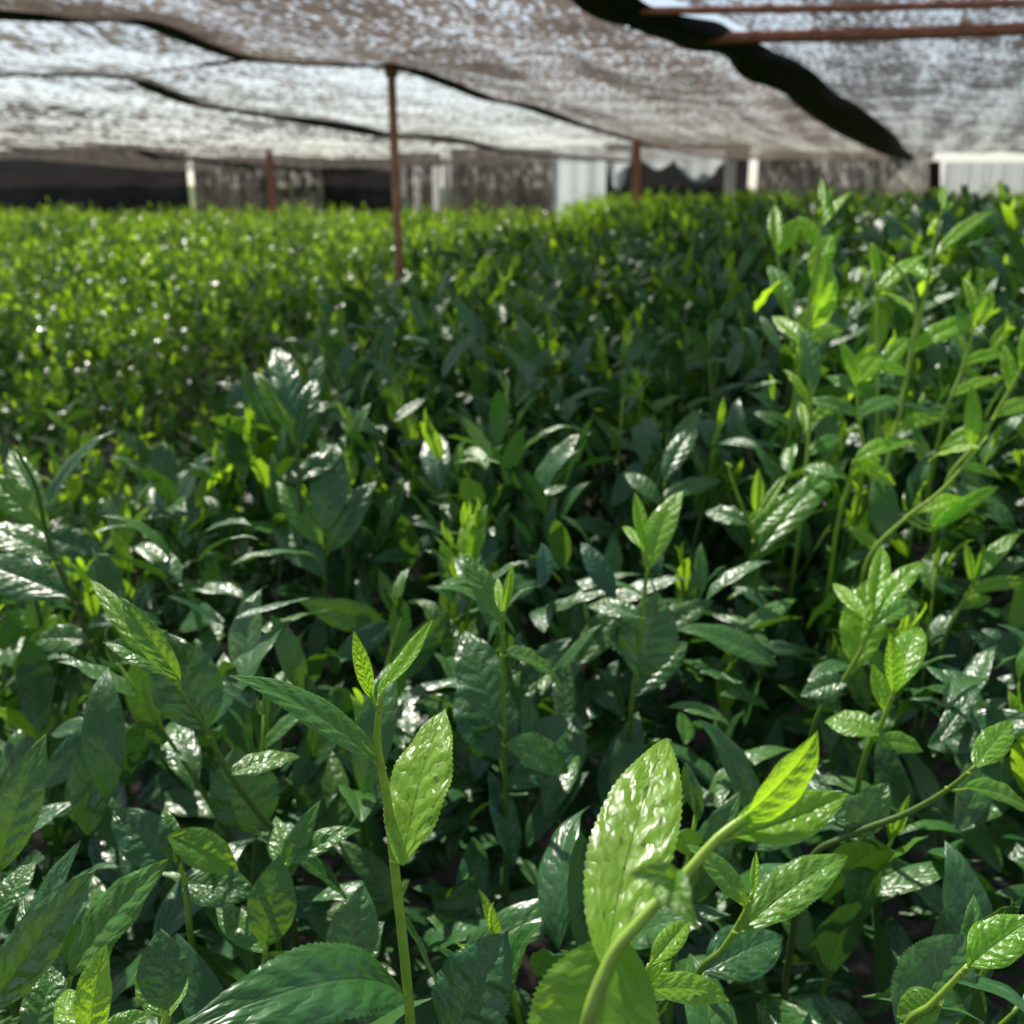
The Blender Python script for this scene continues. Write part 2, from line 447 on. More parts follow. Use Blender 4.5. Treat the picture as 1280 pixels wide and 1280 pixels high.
up = np.array([0, 0, .025])
net1, _, _ = net_panel('shade_net', L1, R1, NET_BROWN, .03, 'brown sagging shade net in mid roof, edged by a thick black rolled hem', wr=.010)
hem(net1, 'hem', R1, [.085, .09, .10, .105, .10, .12, .16, .17, .12], wob=.10, n=260, label='thick black rolled hem')
hem(net1, 'hem', L1[1:], [.05, .05, .045, .04, .05, .06], lean=-.3, label='thin dark hem')
net2, _, _ = net_panel('shade_net', S2L, L1 + up, NET_SILVER, .05, 'bright silvery shade net left of the front rusty pole, glaring with sky', wr=.010)
hem(net2, 'hem', S2L, [.035, .035, .05, .08, .10, .10, .12, .12], label='black hem dipping between poles')
hem(net2, 'hem', ctrl([(150, 94, .415), (215, 86, .42), (280, 77, .42), (330, 70, .43)]), [.02, .025], label='thin cord edge')
net3, _, _ = net_panel('shade_net', S3L, S2L + up, NET_FAR, .06, 'grey brown shade net low on the far left, below the dipping black hem', wr=.012)
hem(net3, 'hem', S3L, [.04, .05, .07, .08, .06], label='faint dark hem')
net4, _, _ = net_panel('shade_net', S4L, S3L + up, NET_FAR, .05, 'thin band of pale shade net lowest at the far left above the black curtain', wr=.012)
net0, _, _ = net_panel('shade_net', R1[1:] + up * 2, S0R, NET_GREY, -.03, 'grey puckered shade net at the right behind the rusty pipes', wr=.010, dirn=.05)  # unseen near end starts farther back to keep the tall right shoots sunlit

# ------------------------------------------------------------------ pipes and poles
def pole(name, top, foot, r, mat, label, cat, group=None):
    base = foot
    g = Geo(); mid = (np.asarray(top) + foot) / 2 + np.array([.004, 0, 0])
    tube(g, [base, mid, top], r, 14, 24)
    o = g.obj(name, mat, None, base)
    return tag(o, label, cat, group)


def to_ground(t, b):
    """continue the line t->b down to the ground"""
    t = np.asarray(t); b = np.asarray(b); k = (t[2] - .01) / (t[2] - b[2])
    return t + (b - t) * k


def post_on(px0, py0, px1, py1, d, r, mat, name, label, cat, group):
    t = at(px0, py0, d)
    # same distance on the ground plane: solve depth so that Y matches the top
    ry = (FWD + (640 - py1) / F * UPV)[1]
    b = at(px1, py1, t[1] / ry)
    return pole(name, t, to_ground(t, b), r, mat, label, cat, group), t


GP = 'rusty poles holding up the nets'
p1, t1 = post_on(489, 84, 497, 322, 3.55, .0150, M_RUST2, 'support_pole', 'tall rusty steel pole, nearest of the three, in the middle left', 'pole', GP)
p2, t2 = post_on(336, 188, 341, 264, 11.0, .040, M_RUST, 'support_pole', 'short looking far rusty pole before the grey curtain at left', 'pole', GP)
p3, t3 = post_on(796, 174, 795, 270, 8.0, .031, M_RUST, 'support_pole', 'orange rusty pole at centre right beside the hanging white plastic', 'pole', GP)
p4, t4 = post_on(1168, 202, 1168, 262, 12.5, .068, M_POST, 'post', 'thick black post at the right between grey net and white sheet', 'post', None)
for t in (t1,):
    g = Geo(); tube(g, [t + [0, 0, -.03], t + [0, 0, .02]], .024, 12)
    g.obj('pole_cap', M_RUST2, p1)

GB = 'rusty pipes under the roof net'
a, b = atz(880, 48, .395), atz(1420, 30, .395)
g = Geo(); tube(g, [a, (a + b) / 2 - [0, 0, .004], b], .0155, 14, 40)
tag(g.obj('roof_pipe', M_RUST, None, a), 'thick rusty red roof pipe, lower of the two at the top right', 'pipe', GB)
a, b = atz(800, 14, .40), atz(1420, -1, .40)
g = Geo(); tube(g, [a, (a + b) / 2 - [0, 0, .004], b], .0085, 12, 40)
tag(g.obj('roof_pipe', M_RUST, None, a), 'thin rusty roof pipe running along the very top edge at right', 'pipe', GB)
for pipe, a, b, r in (('p1', atz(880, 48, .395), atz(1420, 30, .395), .0155), ('p2', atz(800, 14, .40), atz(1420, -1, .40), .0085)):
    o = [q for q in col.objects if q.name.startswith('roof_pipe')][0 if pipe == 'p1' else 1]
    for k in (.27, .62):
        c = a + (b - a) * k; ax = nrm(b - a)
        g = Geo(); tube(g, [c - ax * .012, c - ax * .010, c, c + ax * .010, c + ax * .012], r * 1.16, 14)
        tube(g, [c + [0, 0, r], c + [.004, 0, r + .03], c + [-.003, .004, r + .07]], .0015, 6)
        g.obj('tie_wire', M_RUST2, o)
# ------------------------------------------------------------------ curtains at the far side
def ground_d(d): return d


def curtain(name, px0, px1, d, pytop, mat, label, cat='curtain', group='net curtains closing the far side', pybot=None, wav=.05, freq=9., parent=None, edge=None, n=60, lean=0.0):
    A = at(px0, pytop, d); Bp = at(px1, pytop, d)
    A[1] = Bp[1] = (at((px0 + px1) / 2, 240, d))[1]
    zb = .02 if pybot is None else at(640, pybot, d)[2]
    s = np.linspace(0, 1, n + 1)[:, None]; k = np.linspace(0, 1, 15)[None, :]
    X = A[0] * (1 - s) + Bp[0] * s + 0 * k
    top = A[2] + 0 * s
    bot = zb + 0 * s
    if edge is not None:
        bot = np.array([at(640, edge(float(q)), d)[2] for q in s[:, 0]])[:, None]
    Z = top * (1 - k) + bot * k
    Yv = A[1] + wav * np.sin(X * freq) * (.3 + .7 * k) + .4 * wav * np.sin(X * freq * 2.7 + 1) + lean * k
    g = Geo(); g.add(np.stack([X, Yv, Z], -1), grid_quads(n, 14), np.stack([X - A[0], Z, 0 * X], -1))
    o = g.obj(name, mat, parent, None if parent is not None else ((A[0] + Bp[0]) / 2, A[1], zb))
    if parent is None: tag(o, label, cat, group)
    return o


curtain('net_curtain', -260, 237, 14.4, 188, CUR_BLACK, 'long black net curtain at the far left')
curtain('net_curtain', 244, 408, 14.5, 196, CUR_BROWN, 'see through brown net curtain behind the far rusty pole at left')
curtain('net_curtain', 404, 497, 14.2, 198, CUR_BLACK, 'narrow black net curtain just left of the nearest rusty pole')
curtain('net_curtain', 564, 694, 14.5, 186, CUR_BROWN, 'brown net curtain in the centre with green grass showing through')
curtain('net_curtain', 497, 552, 14.4, 192, CUR_BROWN, 'narrow dim net curtain behind the pale hanging strips')
curtain('net_curtain', 752, 934, 14.6, 180, CUR_BLACK, 'dim net curtain hanging behind the scalloped white plastic')
curtain('net_curtain', 945, 1163, 12.6, 190, CUR_GREY, 'wide grey brown net curtain left of the black post')
curtain('plastic_sheet', 690, 757, 14.45, 184, M_SHEET, 'pale square plastic panel hanging left of the scalloped plastic', 'plastic sheet', 'pale plastic sheets', pybot=300)
curtain('plastic_sheet', 1176, 1420, 13.4, 203, M_PALE, 'white ribbed plastic sheet at the right edge beyond the black post', 'plastic sheet', 'pale plastic sheets', wav=.03, freq=26., n=160)
GS = 'scalloped white plastic flaps'
curtain('plastic_flap', 758, 786, 14.3, 190, M_SHEET, 'narrow pointed white plastic flap left of the orange pole', 'plastic sheet', GS, edge=lambda s: 200 + 38 * math.sin(math.pi * min(max(s * .9 + .05, 0), 1)) ** 1.1, n=24)
curtain('plastic_flap', 798, 844, 14.3, 186, M_SHEET, 'wide shallow white plastic flap right of the orange pole', 'plastic sheet', GS, edge=lambda s: 196 + 16 * math.sin(math.pi * s), n=24)
curtain('plastic_flap', 842, 904, 14.3, 188, M_SHEET, 'widest white plastic flap, rightmost of the hanging scallops', 'plastic sheet', GS, edge=lambda s: 198 + 30 * math.sin(math.pi * s) ** .8, n=24)
for px, w, lab in ((505, 6, 'pale strip for a light streak nearest the front rusty pole'), (521, 8, 'pale strip for the middle of three light streaks at the bright gap'), (545, 8, 'pale strip for the rightmost of three light streaks beside the bright gap')):
    curtain('light_streak_strip', px - w / 2, px + w / 2, 13.8, 206, M_PALE, lab, 'light streak strip', 'pale strips standing in for streaks of light', n=8, wav=.02)  # added strips standing in for daylight through narrow curtain gaps
tag(pole('post', at(558, 204, 13.9), to_ground(at(558, 204, 13.9), at(558, 204, 13.9) - [0, 0, .5]), .05, M_PALE, '', None), 'pale post standing in the bright gap at centre left', 'post')
tag(pole('post', at(914, 200, 13.0), to_ground(at(914, 200, 13.0), at(914, 200, 13.0) - [0, 0, .5]), .07, M_PALE, '', None), 'pale post at the bright gap left of the grey net curtain', 'post')
g = Geo(); tube(g, [at(560, 265, 13.0), at(740, 267, 13.0), at(950, 265, 13.0)], .012, 8, 30)
tag(g.obj('guy_wire', M_POST, None, at(560, 265, 13.0)), 'thin dark wire strung low across the far curtains', 'wire')

# ------------------------------------------------------------------ hero shoots
hero_pts = []
TOCAM = -FWD


def hero(label, stem, d0, d1, leaves, r=(.0017, .0011), group=None, stint=(.45, .95), nt=54, bright=0.):
    """stem: photo positions from foot to tip with distances d0..d1; each leaf: (bx,by,tx,ty,width_px,tint,opts)"""
    k = len(stem)
    pts = [at(x, y, d0 + (d1 - d0) * i / max(k - 1, 1)) for i, (x, y) in enumerate(stem)]
    pts = np.array(pts)
    foot = pts[0] + nrm(np.array([.0, .15, -1.])) * .14
    root = empty('tea_shoot', foot, label, 'tea shoot', group)
    g = Geo()
    full = np.vstack([foot, (foot + pts[0]) / 2 + (pts[0] - pts[1]) * .1, pts]) if k > 1 else np.vstack([foot, pts])
    tube(g, full, [r[0] * 1.25, r[0] * 1.1, r[0], r[1]], 10, 46)
    n0 = g.n; tt = g.luv[0][:, 0]
    g.tint = [np.interp(tt, [0, .35, 1], [stint[0] * .6, stint[0], stint[1]])]
    g.obj('stem', M_STEM, root)
    dm = lambda x, y: d0 + (d1 - d0) * (np.argmin([(x - sx) ** 2 + (y - sy) ** 2 for sx, sy in stem]) / max(k - 1, 1))
    for lf in leaves:
        bx, by, tx, ty, w, ti = lf[:6]
        o = lf[6] if len(lf) > 6 else {}
        db = o.get('db', dm(bx, by)); dt = o.get('dt', db + rng.uniform(.0, .035) * (db / .5))
        B, T = at(bx, by, db), at(tx, ty, dt)
        f = o.get('f', (rng.uniform(-.25, .25), .62, .6))   # right, up, towards camera
        nn = f[0] * RGT + f[1] * np.array([0, 0, 1.]) + f[2] * TOCAM
        kw = dict(bend=o.get('bend', rng.uniform(.03, .10)), fold=o.get('fold', rng.uniform(.25, .5)), serr=.045,
                  wave=o.get('wave', rng.uniform(.03, .09)), quilt=o.get('q', .011), tipcurl=o.get('tip', rng.uniform(0, .25)),
                  twist=o.get('tw', rng.uniform(-.25, .25)), ph=rng.uniform(0, 6))
        W = w * db / F * (.82 if db > .85 else 1.)
        if bright: ti = min(1., ti + bright * (.6 if ti > .3 else .2))  # raised tint puts more sunlight into the leaf colour
        gl = Geo(); leaf_between(gl, B, T, W, nn, ti, 90 if db < .6 else nt, 10, **kw)
        ax = nrm(T - B)
        tube(gl, [B - ax * .004 - nn * .0006, B + ax * .006 - nn * .0002], [.0009, .0006], 8, 4, tint=min(1, ti + .15)) if False else None
        gl.obj(o.get('name', 'leaf'), M_LEAF, root)
        # petiole down to the nearest stem point
        P = pts[np.argmin(np.linalg.norm(pts - B, axis=1))]
        dense = catmull(pts, 60) if k > 1 else pts
        P = dense[np.argmin(np.linalg.norm(dense - B + np.array([0, 0, .004]), axis=1))]
        if np.linalg.norm(P - B) < .05:
            gp = Geo(); tube(gp, [P - ax * .002, (P + B) / 2 - np.array([0, 0, .0015]), B + ax * .003], [.0012, .0009, .0007], 8, 8, tint=.8)
            gp.obj('petiole', M_STEM, root)
        for q in (0, .5, 1): hero_pts.append((bx + (tx - bx) * q, by + (ty - by) * q, db, 26 + w * .4))
    for (x, y) in stem: hero_pts.append((x, y, dm(x, y), 24))
    return root


BUD = dict(name='bud', fold=1.3, bend=.03, wave=0., q=.003, tip=0., tw=0.)
YNG = dict(fold=.9, bend=.04, wave=.02, q=.006)
hero('tall sunlit tea shoot with one bright yellow green leaf, sharp in front at centre left',
     [(514, 1290), (506, 1200), (494, 1090), (484, 1000), (472, 930), (476, 868)], .45, .415,
     [(465, 872, 442, 788, 20, 1., BUD), (474, 868, 540, 773, 30, .95, dict(fold=1.0, bend=-.05, f=(-.6, .5, .5), q=.006)),
      (472, 950, 287, 841, 52, .40, dict(f=(.10, .75, .28), bend=.06, fold=.35, dt=.40, tip=.1)),
      (503, 1082, 556, 884, 82, .80, dict(f=(-.35, .55, .75), bend=.05, fold=.3, db=.42, dt=.468, tip=.05)),
      (506, 1246, 216, 1292, 92, .22, dict(f=(.05, .9, .45), bend=.16, fold=.3, db=.44, dt=.355))], r=(.0020, .0013), stint=(.8, 1.))
hero('leaning tea shoot nearest the camera with a large glossy light green leaf, at bottom right',
     [(728, 1310), (760, 1205), (800, 1152), (848, 1103), (895, 1050), (930, 1022)], .285, .30,
     [(757, 1208, 834, 917, 112, .80, dict(f=(-.30, .80, .45), bend=.06, fold=.2, db=.289, dt=.358, q=.011, tip=.1, wave=.03)),
      (926, 1024, 1026, 914, 60, .95, dict(f=(.7, .2, .6), fold=.9, bend=.06, q=.004, name='bud')),
      (914, 1044, 1061, 991, 66, .85, dict(f=(-.2, .6, .55), bend=-.08, fold=.9, tw=.1)),
      (776, 1168, 700, 1420, 150, .72, dict(f=(.05, .8, .5), bend=.07, fold=.25, db=.306, dt=.292, q=.012)),
      (842, 1112, 786, 1092, 34, .5, dict(f=(.2, .6, .6), bend=.2, db=.255, dt=.24, fold=.8)),
      (842, 1106, 872, 1160, 44, .5, dict(f=(-.2, .3, .8), bend=.25, db=.255, dt=.235, fold=.8))], r=(.0017, .0012), stint=(.75, 1.))
hero('bluish green serrated tea leaf shoot standing at the bottom centre',
     [(560, 1330), (562, 1305)], .44, .43, [(562, 1302, 635, 1163, 96, .12, dict(f=(-.2, .5, .8), bend=.06, fold=.4))])
hero('small shoot with upright grey green leaf just left of the tall sunlit stem',
     [(425, 1260), (428, 1225)], .50, .50, [(428, 1222, 455, 1105, 62, .12, dict(f=(.2, .35, .9), fold=.4)), (432, 1235, 478, 1150, 46, .2, dict(f=(-.3, .6, .5), db=.52)),
     (424, 1230, 500, 1300, 40, .2)])
hero('tea shoot with long ribbed dark leaves at the bottom left edge',
     [(-25, 1300), (-15, 1265)], .42, .42,
     [(-14, 1262, 117, 1087, 64, .25, dict(f=(.25, .6, .7), fold=.5)), (30, 1200, 100, 1050, 46, .2, dict(f=(-.4, .5, .6), db=.46)), (40, 1300, 75, 1200, 50, .2, dict(db=.43))])
hero('tea shoot with one brightly shining striped leaf at bottom left',
     [(75, 1300), (88, 1220)], .46, .45, [(88, 1218, 210, 1074, 66, .42, dict(f=(-.1, .8, .45), bend=.06, fold=.4)), (84, 1240, 25, 1120, 44, .1)])
hero('light green young shoot blurred close at the bottom left corner',
     [(108, 1330), (112, 1300)], .36, .36, [(112, 1302, 132, 1180, 52, .85, dict(f=(-.2, .5, .7))), (108, 1306, 78, 1235, 44, .8), (118, 1310, 190, 1265, 40, .6)])
hero('tea shoot with tall serrated leaf pointing up at the left edge',
     [(-5, 1180), (-4, 1110), (-2, 1085)], .5, .5, [(-2, 1088, 57, 917, 54, .28, dict(f=(.3, .45, .8), fold=.5)), (-5, 1150, 45, 1075, 40, .2)])
hero('three leaved small dark shoot at the bottom, left of the long arched leaf',
     [(205, 1310), (208, 1262)], .44, .44, [(208, 1262, 200, 1160, 60, .15, dict(f=(.1, .4, .9))), (204, 1272, 174, 1198, 36, .55), (212, 1270, 230, 1214, 28, .65), (206, 1290, 205, 1252, 14, .95, BUD)])
hero('tea shoot with broad bluish oval leaf and leaning stem at left',
     [(352, 1060), (318, 1010), (285, 965), (255, 908), (213, 845)], .58, .53,
     [(214, 846, 128, 800, 40, .40, dict(f=(.1, .7, .3), fold=.6)), (258, 912, 206, 790, 82, .12, dict(f=(.15, .42, .9), fold=.3, bend=.05)),
      (286, 968, 376, 944, 36, .40, dict(f=(0, .8, .3))), (318, 1040, 292, 934, 84, .15, dict(f=(.1, .4, .9), db=.60)), (225, 850, 150, 745, 30, .55, dict(fold=.8)), (200, 838, 112, 722, 26, .7)],
     stint=(.3, .6))
hero('young shoot with pale tips and paired leaves at centre behind the sunlit stem',
     [(632, 1000), (630, 900), (628, 790), (628, 765)], .66, .60,
     [(630, 765, 641, 704, 12, 1., BUD), (627, 765, 622, 722, 11, .95, BUD), (624, 778, 575, 688, 34, .35, dict(f=(.3, .5, .6))), (632, 815, 702, 855, 40, .35, dict(f=(0, .85, .4))),
      (622, 905, 580, 786, 62, .1, dict(f=(.15, .4, .9))), (626, 950, 584, 835, 78, .08, dict(f=(.2, .4, .9), db=.67)), (632, 930, 714, 965, 50, .3), (630, 985, 720, 940, 40, .15)], stint=(.4, .8))
hero('shoot with a white gleaming leaf and yellow bud at centre right',
     [(788, 905), (798, 820), (806, 740), (809, 712)], .78, .72,
     [(810, 712, 854, 612, 40, .75, dict(f=(-.35, .65, .5), fold=.5)), (806, 690, 793, 615, 18, 1., BUD), (806, 692, 777, 655, 16, .95, YNG),
      (798, 845, 822, 738, 72, .12, dict(f=(.05, .35, .9))), (802, 772, 732, 756, 30, .15, dict(f=(0, .7, .5))), (796, 830, 770, 760, 46, .1), (792, 870, 860, 800, 40, .2)], stint=(.45, .9))
hero('sunlit shoot with puckered bright leaves at right',
     [(1020, 900), (1055, 850), (1085, 795), (1092, 765)], .74, .70,
     [(1090, 765, 1104, 680, 26, .9, YNG), (1095, 768, 1154, 698, 30, .8, dict(f=(-.4, .7, .4))), (1070, 835, 1085, 722, 52, .8, dict(f=(-.2, .6, .6))), (1082, 775, 1040, 728, 20, .9, YNG), (1090, 785, 1152, 752, 26, .5), (1060, 850, 1000, 870, 34, .2)])
hero('compact bright shoot with rolled young leaves at right below the puckered one',
     [(1080, 950), (1102, 905), (1118, 862)], .66, .62,
     [(1118, 866, 1151, 782, 44, .85, dict(f=(-.4, .6, .5))), (1116, 866, 1112, 790, 26, .95, BUD), (1108, 890, 1090, 830, 22, .9, YNG), (1100, 920, 1030, 900, 44, .7, dict(f=(0, .7, .4))), (1095, 925, 1156, 938, 28, .7)])
hero('shoot with slim shining leaf at the right edge above middle',
     [(1180, 800), (1205, 750), (1222, 722)], .88, .86,
     [(1222, 722, 1276, 664, 28, .7, dict(f=(-.4, .7, .4))), (1215, 728, 1206, 676, 14, .95, BUD), (1218, 725, 1230, 680, 12, 1., BUD), (1210, 740, 1290, 728, 24, .8), (1200, 760, 1240, 745, 24, .8)])
hero('long slanting shoot with two small light leaves at the right edge',
     [(1010, 1080), (1060, 1045), (1130, 1018), (1180, 990), (1220, 958)], .58, .52,
     [(1218, 960, 1266, 900, 36, .75, dict(f=(-.3, .6, .6))), (1206, 984, 1292, 1024, 38, .7, dict(f=(0, .8, .4))), (1060, 1046, 1112, 978, 46, .25), (1085, 1034, 1025, 990, 40, .15)], stint=(.35, .6))
hero('shoot with silver gleaming leaf and pointed bud right of the nearest shoot',
     [(870, 1225), (905, 1185), (932, 1140), (940, 1118)], .52, .49,
     [(926, 1164, 1061, 1066, 58, .6, dict(f=(-.15, .8, .45), fold=.45, bend=.07)), (941, 1120, 945, 1064, 11, .95, BUD), (934, 1132, 860, 1054, 34, .6, dict(f=(.2, .6, .5))), (880, 1215, 980, 1170, 70, .1, dict(f=(0, .75, .5)))])
hero('tiny fresh shoot tucked beside the nearest leaning stem',
     [(790, 1265), (803, 1232), (812, 1206)], .44, .43, [(812, 1206, 863, 1149, 30, .8, YNG), (804, 1236, 914, 1248, 40, .75, dict(f=(0, .8, .45))), (800, 1240, 840, 1200, 20, .9)])
hero('shoot with folded bright leaf at the bottom right corner',
     [(1130, 1290), (1165, 1255), (1210, 1207)], .45, .43, [(1210, 1207, 1296, 1146, 56, .75, dict(f=(-.1, .8, .4), fold=.6)), (1213, 1200, 1226, 1150, 20, .9, BUD), (1122, 1285, 1207, 1168, 92, .15, dict(f=(-.1, .5, .8), db=.47)), (1180, 1250, 1120, 1270, 46, .55)])
hero('dark serrated shoot with three pointed leaves left of the grey green leaf',
     [(330, 1230), (333, 1180)], .55, .54, [(333, 1182, 350, 1068, 58, .35, dict(f=(.2, .4, .9))), (330, 1190, 270, 1130, 36, .5), (336, 1190, 398, 1245, 40, .2)])
hero('mid green shoot with horizontal serrated leaf at left of centre',
     [(240, 1180), (232, 1110), (225, 1080)], .56, .55, [(210, 1045, 300, 1090, 50, .62, dict(f=(0, .7, .5), db=.55)), (224, 1085, 140, 1010, 60, .15, dict(f=(.1, .45, .8))), (228, 1105, 322, 1118, 54, .1, dict(f=(0, .85, .5))), (224, 1080, 205, 1010, 30, .5)])
hero('shoot with long shining leaf curving right beside the tall sunlit stem',
     [(345, 1150), (352, 1110), (358, 1080)], .56, .55, [(358, 1082, 450, 1035, 34, .45, dict(f=(-.1, .85, .3), bend=.1)), (352, 1110, 400, 1000, 30, .4), (356, 1090, 345, 1020, 28, .35)])
hero('bluish striped leaf shoot leaning right at the left edge above middle',
     [(40, 720), (50, 660), (60, 630)], .95, .92, [(60, 632, 143, 536, 36, .15, dict(f=(-.3, .7, .45), fold=.5)), (48, 670, 130, 690, 50, .1), (55, 640, 10, 560, 40, .3)], stint=(.3, .5))
hero('tall arching stem with drooping leaves crossing the left edge',
     [(130, 850), (95, 760), (62, 680), (45, 610), (20, 560)], .8, .72, [(70, 700, -30, 660, 52, .2, dict(f=(.1, .8, .4))), (60, 660, -20, 590, 40, .5), (85, 745, -40, 700, 60, .15), (110, 800, 40, 800, 40, .2)], stint=(.3, .5))
hero('pale bluish upright leaf pair rising highest at middle left',
     [(375, 620), (372, 560), (368, 520)], .98, .95, [(368, 522, 345, 430, 42, .12, dict(f=(.25, .4, .85))), (372, 545, 316, 462, 28, .6, YNG), (374, 560, 395, 470, 34, .2), (374, 600, 430, 560, 40, .1)], stint=(.3, .5))
hero('shoot with broad upright bluish leaf at centre left',
     [(408, 760), (407, 700), (406, 660)], 1.0, .98, [(406, 662, 420, 550, 56, .1, dict(f=(.15, .35, .9))), (402, 680, 345, 600, 40, .55), (410, 690, 470, 600, 44, .12), (405, 720, 345, 640, 60, .1)], stint=(.3, .5))
hero('pointed grey leaf shoot standing free at centre right',
     [(820, 660), (828, 620), (832, 600)], 1.02, 1.0, [(830, 602, 872, 530, 34, .2, dict(f=(-.3, .5, .7))), (824, 630, 780, 590, 30, .2), (826, 625, 905, 600, 30, .15)], stint=(.3, .5))
hero('yellow green spindly shoot right of the centre leaf',
     [(948, 690), (930, 640), (915, 600), (910, 580)], .92, .88, [(912, 585, 908, 578, 10, .9), (940, 670, 1000, 615, 40, .55, dict(f=(-.2, .7, .5))), (945, 640, 948, 585, 18, .95, BUD), (950, 645, 985, 590, 14, .8, YNG), (948, 690, 1060, 575, 50, .45, dict(f=(-.1, .7, .5))), (935, 655, 880, 640, 34, .12)])
GT = None
tall = [
 ('tall shoot with twin upright bright leaves, leftmost of the high ones at right', [(1000, 470), (985, 400), (975, 340), (970, 310)], 1.15, 1.12, [(970, 312, 968, 255, 22, .95, BUD), (972, 320, 1000, 270, 24, .8), (978, 350, 945, 390, 40, .6), (985, 395, 960, 330, 34, .25), (990, 420, 1040, 380, 34, .5)]),
 ('highest shoot at right with thin yellow bud against the grey net', [(1005, 420), (1018, 340), (1026, 280), (1028, 262)], 1.12, 1.08, [(1028, 264, 1026, 222, 10, 1., BUD), (1028, 268, 1038, 235, 9, .95, BUD), (1026, 285, 1066, 238, 18, .6, dict(f=(-.2, .8, .3))), (1022, 310, 1000, 268, 30, .8), (1015, 350, 1040, 290, 34, .75)]),
 ('shoot with glowing translucent broad leaves at upper right', [(1000, 450), (1012, 410), (1018, 380)], 1.08, 1.06, [(1016, 400, 1035, 310, 36, .85, dict(f=(.3, .2, .6))), (1014, 410, 1045, 345, 34, .9, dict(f=(.4, .1, .5))), (1008, 430, 965, 395, 30, .4), (1010, 430, 1055, 412, 26, .55)]),
 ('straight stemmed shoot with single plump bud at upper right', [(1096, 535), (1096, 460), (1096, 390), (1093, 345)], 1.05, 1.02, [(1093, 350, 1088, 302, 20, .9, BUD), (1096, 460, 1060, 500, 28, .5), (1096, 470, 1140, 420, 28, .7), (1097, 500, 1030, 470, 36, .3), (1096, 430, 1062, 470, 22, .85)]),
 ('forked tall stem with gleaming slanted leaf at upper right', [(1108, 585), (1125, 510), (1140, 430), (1144, 385), (1130, 345), (1090, 305)], 1.0, .98, [(1140, 390, 1100, 365, 26, .6), (1100, 362, 1158, 318, 30, .5, dict(f=(-.2, .8, .4))), (1142, 440, 1225, 402, 38, .55, dict(f=(0, .8, .4), bend=.12)), (1135, 470, 1085, 450, 24, .6), (1118, 540, 1190, 520, 28, .6)]),
 ('shoot with long shining leaf reaching the white sheet at right', [(1150, 400), (1162, 340), (1170, 290), (1178, 260)], 1.1, 1.06, [(1178, 262, 1178, 232, 10, .95, BUD), (1180, 265, 1190, 252, 10, .9, BUD), (1172, 318, 1245, 262, 24, .35, dict(f=(-.2, .8, .4))), (1165, 345, 1150, 370, 18, .8), (1160, 350, 1120, 330, 28, .5)]),
 ('yellow stemmed shoot slanting right beside the forked stem', [(1180, 520), (1200, 470), (1212, 430), (1220, 400)], 1.0, .98, [(1220, 402, 1205, 345, 20, .7), (1218, 410, 1240, 360, 24, .5), (1212, 430, 1195, 380, 26, .3), (1205, 455, 1260, 440, 24, .7), (1190, 495, 1250, 470, 22, .6)]),
 ('slanting bright shoot touching the right edge', [(1185, 600), (1225, 550), (1255, 500), (1280, 455)], .95, .9, [(1262, 490, 1255, 430, 26, .6), (1245, 520, 1300, 500, 28, .7), (1238, 530, 1175, 560, 26, .8), (1275, 462, 1290, 400, 26, .8), (1215, 560, 1215, 480, 24, .5), (1200, 585, 1255, 600, 22, .85)]),
 ('shoot with short lit leaves and bare pale stem at right of centre', [(1005, 615), (1010, 555), (1014, 510), (1015, 490)], .98, .95, [(1014, 492, 1000, 405, 34, .2, dict(f=(.2, .4, .8))), (1012, 510, 980, 460, 18, .95), (1012, 530, 1062, 500, 24, .4), (1008, 540, 1000, 500, 16, .95, YNG), (1010, 570, 1055, 545, 26, .3)]),
 ('two leaved yellow green shoot between the bare stems at right', [(1080, 575), (1074, 530), (1070, 480)], .98, .95, [(1070, 482, 1050, 425, 24, .9, YNG), (1071, 478, 1100, 445, 28, .85), (1073, 520, 1010, 500, 30, .15), (1074, 520, 1130, 500, 30, .2)]),
 ('low shoot with fan of bright drooping leaves at right', [(1050, 640), (1062, 600), (1068, 575)], .94, .92, [(1068, 576, 1150, 555, 34, .6, dict(f=(0, .8, .4), bend=.12)), (1066, 580, 1120, 605, 34, .7), (1064, 590, 1100, 570, 30, .8), (1060, 600, 1000, 585, 30, .3)]),
 ('shoot with a drooping bright leaf on a slanting stem low at right', [(1085, 700), (1130, 650), (1180, 610), (1235, 545)], .9, .86, [(1150, 640, 1205, 620, 30, .75, dict(f=(-.1, .8, .4))), (1160, 665, 1252, 605, 22, .85), (1165, 660, 1208, 620, 36, .6), (1100, 690, 1060, 655, 22, .9), (1225, 560, 1160, 575, 26, .8)]),
]
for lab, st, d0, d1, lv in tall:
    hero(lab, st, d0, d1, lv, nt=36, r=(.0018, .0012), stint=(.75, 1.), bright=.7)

# ------------------------------------------------------------------ the tea rows
def row1_edge(Y): return -.56 + .10 * Y          # left edge of the near row


def hash2(x, y): return .5 + .5 * np.sin(x * 3.1 + 1.7 * np.sin(y * 2.3)) * np.sin(y * 2.7 + 1.3 * np.sin(x * 1.9))


